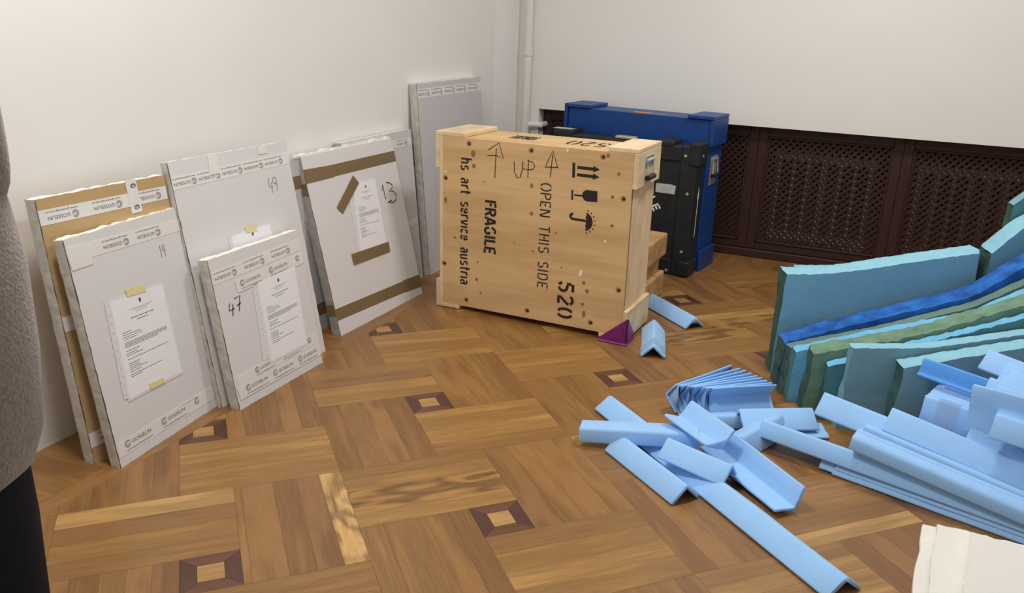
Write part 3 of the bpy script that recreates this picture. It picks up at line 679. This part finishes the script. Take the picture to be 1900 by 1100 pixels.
# ---------------------------------------------------------------- small wooden crate tucked behind
t = thing('small_wooden_crate', 'small brown wooden crate with end battens tucked between pine and black crates', 'crate', (-.20, 2.80, 0), (0, 0, -.03))
M_ply = pine('brown_ply', (196, 158, 112), (158, 116, 74), (2, 5, 7))
box('body', (0, 0, .03), (.63, .32, .335), M_ply, t, .003)
for lo, hi in (((.63, -.01, .235), (.665, .33, .352)), ((.63, -.01, .0), (.665, .33, .14)), ((-.03, -.01, .235), (0, .33, .352)), ((-.03, -.01, 0), (0, .33, .14)), ((-.03, -.01, .335), (.665, .33, .362))): box('batten', lo, hi, M_ply, t, .01, 2)
for yy in (0, .27): box('foot', (0, yy, 0), (.63, yy + .05, .03), M_ply, t)

# ---------------------------------------------------------------- thick teal foam slabs stacked on edge
def slab(label, m, path, thick, end, ang=18, rough=.004, top=None, lean=0.0, run=True):
    """path: left-to-right points (x, y, ztop) of the front top edge; the slab goes back by thick, square to it"""
    g_ = math.radians(ang); bk = Vector((-math.sin(g_), math.cos(g_), 0)); ax = Vector((math.cos(g_), math.sin(g_), 0))
    p0, p1 = Vector(path[-2]), Vector(path[-1]); NS = 56
    if run: path = list(path) + [tuple(p1 + (p1 - p0) * (.42 / (p1 - p0).xy.length))]
    dist = [0.0]
    for a, b in zip(path[:-1], path[1:]): dist.append(dist[-1] + (Vector(b) - Vector(a)).xy.length)
    ts = np.linspace(0, dist[-1], NS + 1); co = []
    for k in range(3):
        c = np.interp(ts, dist, [p[k] for p in path])
        for _ in range(3): c[1:-1] = (c[:-2] + 2 * c[1:-1] + c[2:]) / 4
        co.append(c)
    org = Vector((co[0][0], co[1][0], 0)); bm = bmesh.new(); rows = []; sd = random.uniform(0, 50); nz, nt = 7, 4
    for i in range(NS + 1):
        ring = []; H = co[2][i]; base = Vector((co[0][i], co[1][i], 0)) - org; e = -1 if i == 0 else 1 if i == NS else 0
        def pt(f, g):
            z = H * f + (rough * noise.noise(Vector((ts[i] * 45, g * 6 + sd, 4))) - (.004 if g in (0, 1) else 0) if f == 1 else 0)
            o_ = thick * g + .005 * noise.noise(Vector((ts[i] * 4, f * 3 + sd, g))) - lean * (1 - f)
            q = base + bk * o_; q.z = z
            if e: q += ax * (.010 * noise.noise(Vector((f * 4, g * 3, sd + e))) + e * .012 * (1 - f) - .004 * e * (g in (0, 1)))
            return q
        for a in range(nz + 1): ring.append(bm.verts.new(pt(a / nz, 0)))
        for b in range(1, nt): ring.append(bm.verts.new(pt(1, b / nt)))
        for a in range(nz, -1, -1): ring.append(bm.verts.new(pt(a / nz, 1)))
        rows.append(ring)
    k = len(rows[0])
    for i in range(NS):
        for j in range(k):
            f = bm.faces.new((rows[i][j], rows[i + 1][j], rows[i + 1][(j + 1) % k], rows[i][(j + 1) % k]))
            f.material_index = 2 if nz <= j < nz + nt else 0
    for r_ in (rows[0][::-1], rows[-1]):
        # end face as a small grid of quads front to back
        lo = r_ if r_ is rows[-1] else r_[::-1]
        F = lo[:nz + 1]; B = lo[nz + nt:][::-1]; T_ = lo[nz:nz + nt + 1]
        for a in range(nz - 1):
            f = bm.faces.new((F[a], B[a], B[a + 1], F[a + 1])); f.material_index = 1
        f = bm.faces.new([F[nz - 1], B[nz - 1]] + T_[::-1]); f.material_index = 1
    bmesh.ops.recalc_face_normals(bm, faces=bm.faces)
    me = bpy.data.meshes.new('foam_slab')
    for x in (m, end, top or m): me.materials.append(x)
    bm.to_mesh(me); bm.free(); o = link('foam_slab', me); o.location = org
    tag(o, label, 'foam slab', 'thick foam slabs stacked on edge'); return o
A = TEAL
slab('tallest teal foam slab at the back of the stack, pale top edge', A['teal'], [(1.21, 2.233, .467), (1.4, 2.295, .484), (1.597, 2.359, .532), (1.965, 2.479, .618)][:4], .125, A['dark'], top=A['ice'], lean=.02, run=False)
slab('sea green foam slab standing directly behind the tallest teal slab', A['sea'], [(1.235, 2.375, .462), (1.5, 2.46, .478), (1.95, 2.607, .56)], .06, A['dark'], top=A['sky'])
slab('pale teal foam slab rising to the right of the tallest slab', A['teal'], [(2.00, 2.485, .617), (2.10, 2.52, .735), (2.22, 2.559, .83), (2.5, 2.65, .88)], .12, A['dark'], top=A['ice'], run=False)
slab('dark sea green foam slab rising at the right edge behind the pale one', A['sea'], [(2.06, 2.65, .80), (2.14, 2.676, .88), (2.28, 2.72, .97), (2.5, 2.79, .98)], .06, A['dark'], top=A['greyteal'], run=False)
slab('thin royal blue foam slab with a ragged top, front of tallest slab', A['royal'], [(1.256, 2.064, .213), (1.551, 2.16, .328), (1.955, 2.291, .478), (2.107, 2.34, .611)], .11, A['dark'], rough=.010)
slab('olive green foam slab right in front of the royal blue slab', A['olive'], [(1.283, 2.006, .214), (1.636, 2.121, .327), (1.955, 2.225, .451), (2.111, 2.275, .554)], .055, A['dark'])
slab('sky blue foam slab between the olive slab and the moss green slab', A['sky'], [(1.316, 1.946, .225), (1.636, 2.049, .333), (1.954, 2.153, .434), (2.108, 2.203, .529)], .06, A['sea'], rough=.006)
slab('moss green foam slab with a worn top in the middle of the stack', A['green'], [(1.389, 1.856, .265), (1.638, 1.937, .334), (1.82, 1.996, .399), (2.097, 2.086, .525)], .095, A['dark'], rough=.012)
slab('short topped blue-green foam slab just behind the front grey-teal slab', A['sea'], [(1.45, 1.82, .235), (1.643, 1.883, .314), (1.822, 1.941, .378), (2.098, 2.031, .488)], .045, A['dark'], rough=.008, top=A['sky'])
slab('grey-teal foam slab with a slanting left end, second from the front', A['greyteal'], [(1.526, 1.775, .345), (1.785, 1.859, .366), (1.926, 1.905, .402), (2.099, 1.961, .447)], .055, A['greyteal'], top=A['ice'])
slab('front green-ended foam slab nearest the blue foam strips', A['greyteal'], [(1.71, 1.737, .316), (1.907, 1.801, .376), (2.092, 1.861, .427)], .08, A['dark'], top=A['ice'])

# ---------------------------------------------------------------- sky-blue L-shaped foam edge strips
def lstrip(A_, B_, t1, t2, w1=.085, w2=.085, label='', group='blue foam edge strips', th=.011, m=None, tape=None, minz=None):
    A_, B_ = Vector(A_), Vector(B_); a = (B_ - A_).normalized(); s = a.cross(Vector((0, 0, 1))).normalized(); u = s.cross(a); Ln = (B_ - A_).length
    def dv(t): return Vector((math.cos(math.radians(t)), math.sin(math.radians(t))))
    d1, d2 = dv(t1), dv(t2)
    def perp(d, o): 
        n_ = Vector((-d.y, d.x)); return n_ if n_.dot(o) > 0 else -n_
    n1, n2 = perp(d1, d2), perp(d2, d1); r = .0045; bis = (d1 + d2).normalized(); half = math.acos(max(-1, min(1, d1.dot(d2)))) / 2
    inn = bis * (th / math.sin(half))
    sec = []
    def cap(c0, c1, d): return [c0 - d * r, c0 + (c1 - c0) * .18, c0 + (c1 - c0) * .82, c1 - d * r]
    sec += [d1 * .012, d1 * (w1 * .5)] + cap(d1 * w1, d1 * w1 + n1 * th, d1) + [n1 * th + d1 * (w1 * .5), inn + d1 * .006, inn + bis * .001, inn + d2 * .006, n2 * th + d2 * (w2 * .5)] + cap(d2 * w2, d2 * w2 + n2 * th, d2)[::-1] + [d2 * (w2 * .5), d2 * .012, bis * .004]
    nseg = max(5, int(Ln / .07)); sd = random.uniform(0, 99); org = (A_ + B_) / 2
    bm = bmesh.new(); rings = []
    ks = [0.0, .004 / Ln] + [i / nseg for i in range(1, nseg)] + [1 - .004 / Ln, 1.0]
    for kk in ks:
        ring = []; sh = .955 if kk in (0.0, 1.0) else 1
        cen = sum(sec, Vector((0, 0))) / len(sec)
        for p in sec:
            fl = p.length / .09
            wob = .0035 * fl * noise.noise(Vector((kk * Ln * 7, p.x * 8, sd))) 
            q = cen + (p - cen) * sh
            nrm = n1 if p.dot(d1) > p.dot(d2) else n2
            q = q + nrm * wob
            ring.append(bm.verts.new(A_ + a * (kk * Ln + .003 * noise.noise(Vector((p.x * 30, p.y * 30, sd)))) + s * q.x + u * q.y - org))
        rings.append(ring)
    k = len(sec)
    for i in range(len(rings) - 1):
        for j in range(k): bm.faces.new((rings[i][j], rings[i + 1][j], rings[i + 1][(j + 1) % k], rings[i][(j + 1) % k]))
    bm.faces.new(rings[0][::-1]); bm.faces.new(rings[-1])
    lz = min(v.co.z for v in bm.verts) + org.z
    if lz < .0005: org = org + Vector((0, 0, .0005 - lz))
    bmesh.ops.triangulate(bm, faces=[f for f in bm.faces if len(f.verts) > 4])
    o = bmobj('foam_edge_strip', bm, m or M_lfoam, None, True); o.location = org; tag(o, label, 'foam strip', group)
    md = None
    if tape:                                                        # band of clear tape across the flanges
        f0, f1 = tape; q = [d1 * w1, Vector((0, 0)), d2 * w2]; off = -.0022
        q = [q[0] - n1 * .0022, -bis * .0035, q[2] - n2 * .0022]
        vs = []
        for f in (f0, f1):
            for p in q: vs.append(A_ + a * (f * Ln) + s * p.x + u * p.y - (A_ + B_) / 2)
        mesh('clear_tape', vs, [(0, 1, 4, 3), (1, 2, 5, 4)], M_ctape, o)
    return o
G1 = 'loose blue foam strips by the pine crate'; G2 = 'loose blue foam strips in the middle heap'; G3 = 'taped bundle of foam strips before the teal slabs'; G4 = 'large pile of long foam strips at right'; G5 = 'foam strips heaped at the right edge'
lstrip((0.592, 2.473, .06), (0.685, 2.118, .06), -45, -135, label='short blue foam strip tented on the floor by the purple corner', group=G1, tape=(.72, .95))
lstrip((0.470, 2.880, .06), (0.773, 2.613, .06), -45, -135, label='blue foam strip tented behind the right corner of the pine crate', group=G1)
lstrip((0.665, 1.515, .055), (1.613, .706, .055), -38, -142, label='longest blue foam strip running to the bottom edge under the heap', group=G2)
lstrip((0.660, 1.163, .072), (1.080, 1.235, .118), -84, 184, label='blue foam strip lying crosswise at the left of the heap', group=G2, w1=.056)
lstrip((0.800, 1.210, .062), (1.107, .969, .062), -45, -135, label='tented blue foam strip at the front left of the heap', group=G2)
lstrip((0.988, 1.168, .118), (1.226, 1.103, .105), -42, -132, label='short tented foam strip on top of the heap, over the longest strip', group=G2, tape=None)
lstrip((0.985, 1.352, .10), (1.167, 1.217, .085), 22, 130, label='blue foam strip opened upward at the back of the heap', group=G2)
lstrip((1.135, 1.364, .014), (1.442, 1.066, .012), 6, 112, label='blue foam strip lying open like a gutter at the right of heap', group=G2, tape=(.38, .55))
lstrip((0.985, 1.475, .054), (1.180, 1.600, .052), -72, -162, .056, label='blue foam strip standing just in front of the taped bundle', group=G2)
lstrip((1.165, 1.582, .09), (1.422, 1.731, .09), -35, -125, .1, label='pale foam strip with a curled edge right of the taped bundle', group=G2)
lstrip((1.262, 1.588, .02), (1.485, 1.697, .02), -12, 172, .045, .05, label='flattened foam strip end poking out under the curled pale strip', group=G2)
lstrip((1.217, 1.366, .06), (1.325, 1.626, .06), -65, -155, label='small foam strip end under the left tip of the large pile', group=G2)
ordn = ['hindmost', 'second from the back', 'third from the back', 'fourth from the back', 'fifth from the back', 'fourth from the front', 'third from the front', 'second from the front', 'front']
FL = [0, .085, .17, .36, .445, .53, .74, .825, 1.0]
for k in range(9):
    f = FL[k]; g = (k / 8) ** .8; a0 = Vector((.865 + .155 * f, 1.614 + .056 * f, .067)); b0 = Vector((1.027 + .217 * g, 1.935 - .103 * k / 8, .067))
    lstrip(a0, b0, 52, -44, .08, .088, label='%s foam strip of the taped bundle before the teal slabs' % ordn[k], group=G3, tape=(.36, .5) if k == 8 else None, th=.0075)
def ext(a, b, L): a, b = Vector(a), Vector(b); return a + (b - a).normalized() * L
ST = [((1.545, 1.436, .060), (2.109, 1.272, .060), -45, -138, 'lowest strip of the large pile, its flange edge on the floor', .95),
      ((1.500, 1.454, .072), (2.106, 1.279, .072), -46, -138, 'second lowest strip of the large pile', .95),
      ((1.556, 1.440, .085), (2.106, 1.282, .084), -46, -138, 'third lowest strip of the large pile, in its dark lower layers', .95),
      ((1.266, 1.490, .110), (2.097, 1.262, .096), -60, -146, 'foam strip of the large pile that sticks out furthest left', 1.12),
      ((1.592, 1.392, .136), (2.094, 1.246, .090), -72, -150, 'dark foam strip in the middle of the large pile, below the bright fold', .95),
      ((1.574, 1.374, .166), (2.088, 1.224, .112), -84, 166, 'foam strip in the middle of the large pile with a bright folded top', .95),
      ((1.589, 1.406, .182), (2.091, 1.262, .128), -78, -165, 'shaded foam strip of the large pile between bright fold and top strips', .95),
      ((1.608, 1.424, .198), (2.091, 1.284, .142), -76, -160, 'second shaded foam strip of the large pile just under its top pair', .95),
      ((1.461, 1.551, .240), (2.094, 1.385, .172), -45, -135, 'second from top strip of the large pile, thick rolled left end', 1.0),
      ((1.688, 1.508, .250), (2.092, 1.402, .196), -45, -135, 'topmost long foam strip of the large pile', .85)]
for k, (a, b, t1, t2, lb, L) in enumerate(ST):
    lstrip(a, ext(a, b, L), t1, t2, .095 if k > 7 else {3: .068, 4: .034, 5: .046, 6: .034, 7: .034}.get(k, .085), .06 if k == 5 else .085, label=lb, group=G4)
E5 = [((1.79, 1.62, 0.271), (2.214, 1.47, 0.265)), ((1.798, 1.642, 0.273), (2.223, 1.492, 0.266)), ((1.807, 1.664, 0.276), (2.232, 1.515, 0.267)), ((1.816, 1.686, 0.278), (2.241, 1.537, 0.268)), ((1.825, 1.708, 0.281), (2.25, 1.56, 0.269))]
for k in range(5):
    lstrip(E5[k][0], E5[k][1], -76, -166, .1, .085, label='%s strip of the short taped stack behind the large pile' % ['front', 'second', 'middle', 'fourth', 'hindmost'][k], group=G5, tape=(.1, .26) if k == 0 else None)
lstrip((1.766, 1.735, 0.296), (2.224, 1.535, 0.28), 15, 100, .022, .07, label='saturated bright blue foam strip lying behind the short taped stack', group=G5, m=M_lfoam2)
lstrip((1.865, 1.74, 0.318), (2.148, 1.64, 0.335), -40, -130, label='foam strip just peeking over the bright blue strip', group=G5)
X5 = [((1.915, 1.5, 0.302), (2.376, 1.308, 0.326), 95, -85, .085, 'upright folded foam strip with a dark lower face at right edge'),
      ((1.935, 1.49, 0.245), (2.305, 1.342, 0.212), -50, -140, .085, 'small foam strip end tucked under the upright folded strip'),
      ((2.008, 1.5, .381), (2.474, 1.32, .385), -45, -135, .11, 'wide pale foam strip at the right edge, under the fanned ones'),
      ((1.983, 1.42, .336), (2.419, 1.308, .319), -60, -150, .085, 'lower pale foam strip at the right edge above the large pile'),
      ((1.969, 1.75, .438), (2.419, 1.536, .395), -45, -135, .085, 'highest foam strip at the right edge against the teal slabs'),
      ((2.02, 1.68, .427), (2.484, 1.497, .391), -45, -135, .085, 'first fanned strip below the highest strip at right edge'),
      ((2.03, 1.64, .418), (2.472, 1.43, .393), -45, -135, .085, 'second fanned strip below the highest strip at right edge'),
      ((2.007, 1.6, .410), (2.477, 1.438, .365), -45, -135, .085, 'third fanned strip below the highest strip at right edge'),
      ((1.964, 1.56, .405), (2.438, 1.414, .352), -50, -140, .085, 'fourth fanned strip at right edge, reaching furthest left'),
      ((1.987, 1.53, .395), (2.449, 1.348, .370), -50, -140, .085, 'fifth and lowest fanned strip at the right edge')]
for a, b, t1, t2, w1, lb in X5: lstrip(a, b, t1, t2, w1, .085, label=lb, group=G5)

# ---------------------------------------------------------------- white polystyrene boards, bottom right
def poly_board(label, x0, x1, ytop, ztop, lean, th):
    L = ztop / math.cos(lean)
    t = thing('polystyrene_board', label, 'board', (x0, ytop - ztop * math.tan(lean), 0), (-lean, 0, -.03), 'white polystyrene boards')
    o = prism('slab', rough_rect(x1 - x0, L, .02, .003), 0, th, M_poly, t)
    return t
poly_board('front white polystyrene board leaning at the bottom right corner', 1.830, 2.35, .515, .395, R(50), .03)
poly_board('middle white polystyrene board leaning behind the front one', 1.764, 2.3, .555, .372, R(50), .025)
poly_board('hindmost white polystyrene board, only its left edge strip showing', 1.738, 2.25, .585, .345, R(50), .022)

# ---------------------------------------------------------------- person at the left edge, mostly out of frame
def skin(name, joints, edges, mt, parent, root=0, sub=2):
    me = bpy.data.meshes.new(name); me.from_pydata([j[0] for j in joints], edges, []); o = bpy.data.objects.new(name, me); COL.objects.link(o)
    md = o.modifiers.new('s', 'SKIN'); sv = me.skin_vertices[0].data
    for i, j in enumerate(joints): sv[i].radius = (j[1], j[2] if len(j) > 2 else j[1]); sv[i].use_root = (i == root)
    o.modifiers.new('d', 'SUBSURF').levels = sub; md.use_smooth_shade = True
    dg = bpy.context.evaluated_depsgraph_get(); m2 = bpy.data.meshes.new_from_object(o.evaluated_get(dg)); m2.materials.clear(); m2.materials.append(mt)
    m2.polygons.foreach_set('use_smooth', [True] * len(m2.polygons)); bpy.data.objects.remove(o)
    return link(name, m2, parent)
PX, PY, PR = -.001, -.731, R(65)
t = thing('person', 'person in a taupe wool coat and dark trousers standing at left edge', 'person', (PX, PY, 0), (0, 0, PR)); t.scale = (1, 1, 1.08)
# local: facing +y, right side +x
J = [((0, 0, .95), .13), ((0, 0, 1.12), .125), ((0, 0, 1.32), .15), ((0, 0, 1.46), .07), ((0, .01, 1.53), .055), ((0, .02, 1.62), .075, .085), ((0, .015, 1.72), .07, .08),
     ((.17, 0, 1.40), .06), ((.23, -.02, 1.15), .048), ((.14, .20, 1.06), .036), ((.08, .27, 1.07), .03), ((-.17, 0, 1.40), .06), ((-.23, -.02, 1.15), .048), ((-.14, .20, 1.06), .036), ((-.08, .27, 1.07), .03),
     ((.10, 0, .86), .095), ((.115, .02, .48), .06), ((.12, -.01, .09), .042), ((.125, .12, .035), .035), ((-.10, 0, .86), .095), ((-.115, .02, .48), .06), ((-.12, -.01, .09), .042), ((-.125, .12, .035), .035), ((0, .105, 1.61), .012)]
E_ = [(0, 1), (1, 2), (2, 3), (3, 4), (4, 5), (5, 6), (2, 7), (7, 8), (8, 9), (9, 10), (2, 11), (11, 12), (12, 13), (13, 14), (0, 15), (15, 16), (16, 17), (17, 18), (0, 19), (19, 20), (20, 21), (21, 22), (5, 23)]
skin('body', J, E_, M_skin, t)
for s in (1, -1):
    for k in range(5):
        b = Vector((s * .085, .275, 1.075)); ang = (k - 2) * .012
        if k == 4: pts = [b + Vector((s * .0, -.01, .03)), b + Vector((-s * .02, .01, .05)), b + Vector((-s * .035, .035, .05))]
        else: pts = [b + Vector((0, .01, (k - 1.5) * .019)), b + Vector((-s * .035, .05 - abs(k - 1.5) * .004, (k - 1.5) * .02)), b + Vector((-s * .075, .045 - abs(k - 1.5) * .006, (k - 1.5) * .019 - .006))]
        skin('finger', [(tuple(p), .009 - .001 * i) for i, p in enumerate(pts)], [(0, 1), (1, 2)], M_skin, t, 0, 1)
bm = bmesh.new()
for sx in (-.033, .033): bmesh.ops.create_uvsphere(bm, u_segments=10, v_segments=6, radius=.012, matrix=Matrix.Translation((sx, .098, 1.645)))
bmobj('eyes', bm, M_shoe, t, True)
bm = bmesh.new(); bmesh.ops.create_uvsphere(bm, u_segments=20, v_segments=12, radius=1, matrix=Matrix.Translation((0, -.012, 1.70)) @ Matrix.Diagonal((.098, .115, .115, 1)))
bmesh.ops.delete(bm, geom=[v for v in bm.verts if v.co.z < 1.60 or (v.co.y > .06 and v.co.z < 1.70)], context='VERTS'); bmobj('hair', bm, M_hair, t, True)
def loft(name, rings, mt, parent, n=28, jitter=.0, close=True):
    bm = bmesh.new(); rows = []
    for cx, cy, cz, rx, ry in rings:
        rows.append([bm.verts.new((cx + (rx + jitter * noise.noise(Vector((math.cos(k * 2 * PI / n) * 2, math.sin(k * 2 * PI / n) * 2, cz * 5)))) * math.cos(k * 2 * PI / n), cy + ry * math.sin(k * 2 * PI / n), cz + jitter * noise.noise(Vector((k * .5, cz, 3))) * .5)) for k in range(n)])
    for a, b in zip(rows[:-1], rows[1:]):
        for k in range(n): bm.faces.new((a[k], a[(k + 1) % n], b[(k + 1) % n], b[k]))
    if close: bm.faces.new(rows[0][::-1]); bm.faces.new(rows[-1])
    return bmobj(name, bm, mt, parent, True)
coat = loft('coat', [(0, 0, .63, .20, .14), (0, 0, .597, .215, .16), (0, 0, .62, .245, .185), (0, 0, .68, .268, .195), (0, 0, .82, .282, .195), (0, 0, .96, .285, .185), (0, 0, 1.06, .270, .17), (0, 0, 1.14, .252, .165), (0, 0, 1.24, .262, .155), (0, 0, 1.34, .268, .145), (0, 0, 1.40, .25, .13), (0, 0, 1.45, .19, .11), (0, 0, 1.50, .11, .095), (0, 0, 1.54, .085, .085), (0, 0, 1.545, .07, .07)], M_wool, t, 36, .010)
for s in (1, -1): skin('sleeve', [((s * .155, 0, 1.40), .085), ((s * .205, -.01, 1.27), .078), ((s * .215, -.02, 1.08), .070), ((s * .185, .10, 1.06), .058), ((s * .13, .21, 1.06), .05)], [(0, 1), (1, 2), (2, 3), (3, 4)], M_wool, coat)
for s in (1, -1): loft('trouser_leg', [(s * .105, 0, .90, .115, .12), (s * .12, .01, .7, .112, .118), (s * .13, .015, .48, .104, .105), (s * .135, .0, .25, .098, .1), (s * .135, -.005, .06, .095, .10), (s * .135, -.005, .065, .07, .08)], M_cloth, t, 20, .012)
for s in (1, -1): loft('shoe', [(s * .125, .055, .0, .05, .14), (s * .125, .055, .03, .052, .142), (s * .125, .035, .07, .045, .11), (s * .125, -.01, .11, .04, .06)], M_shoe, t, 18)
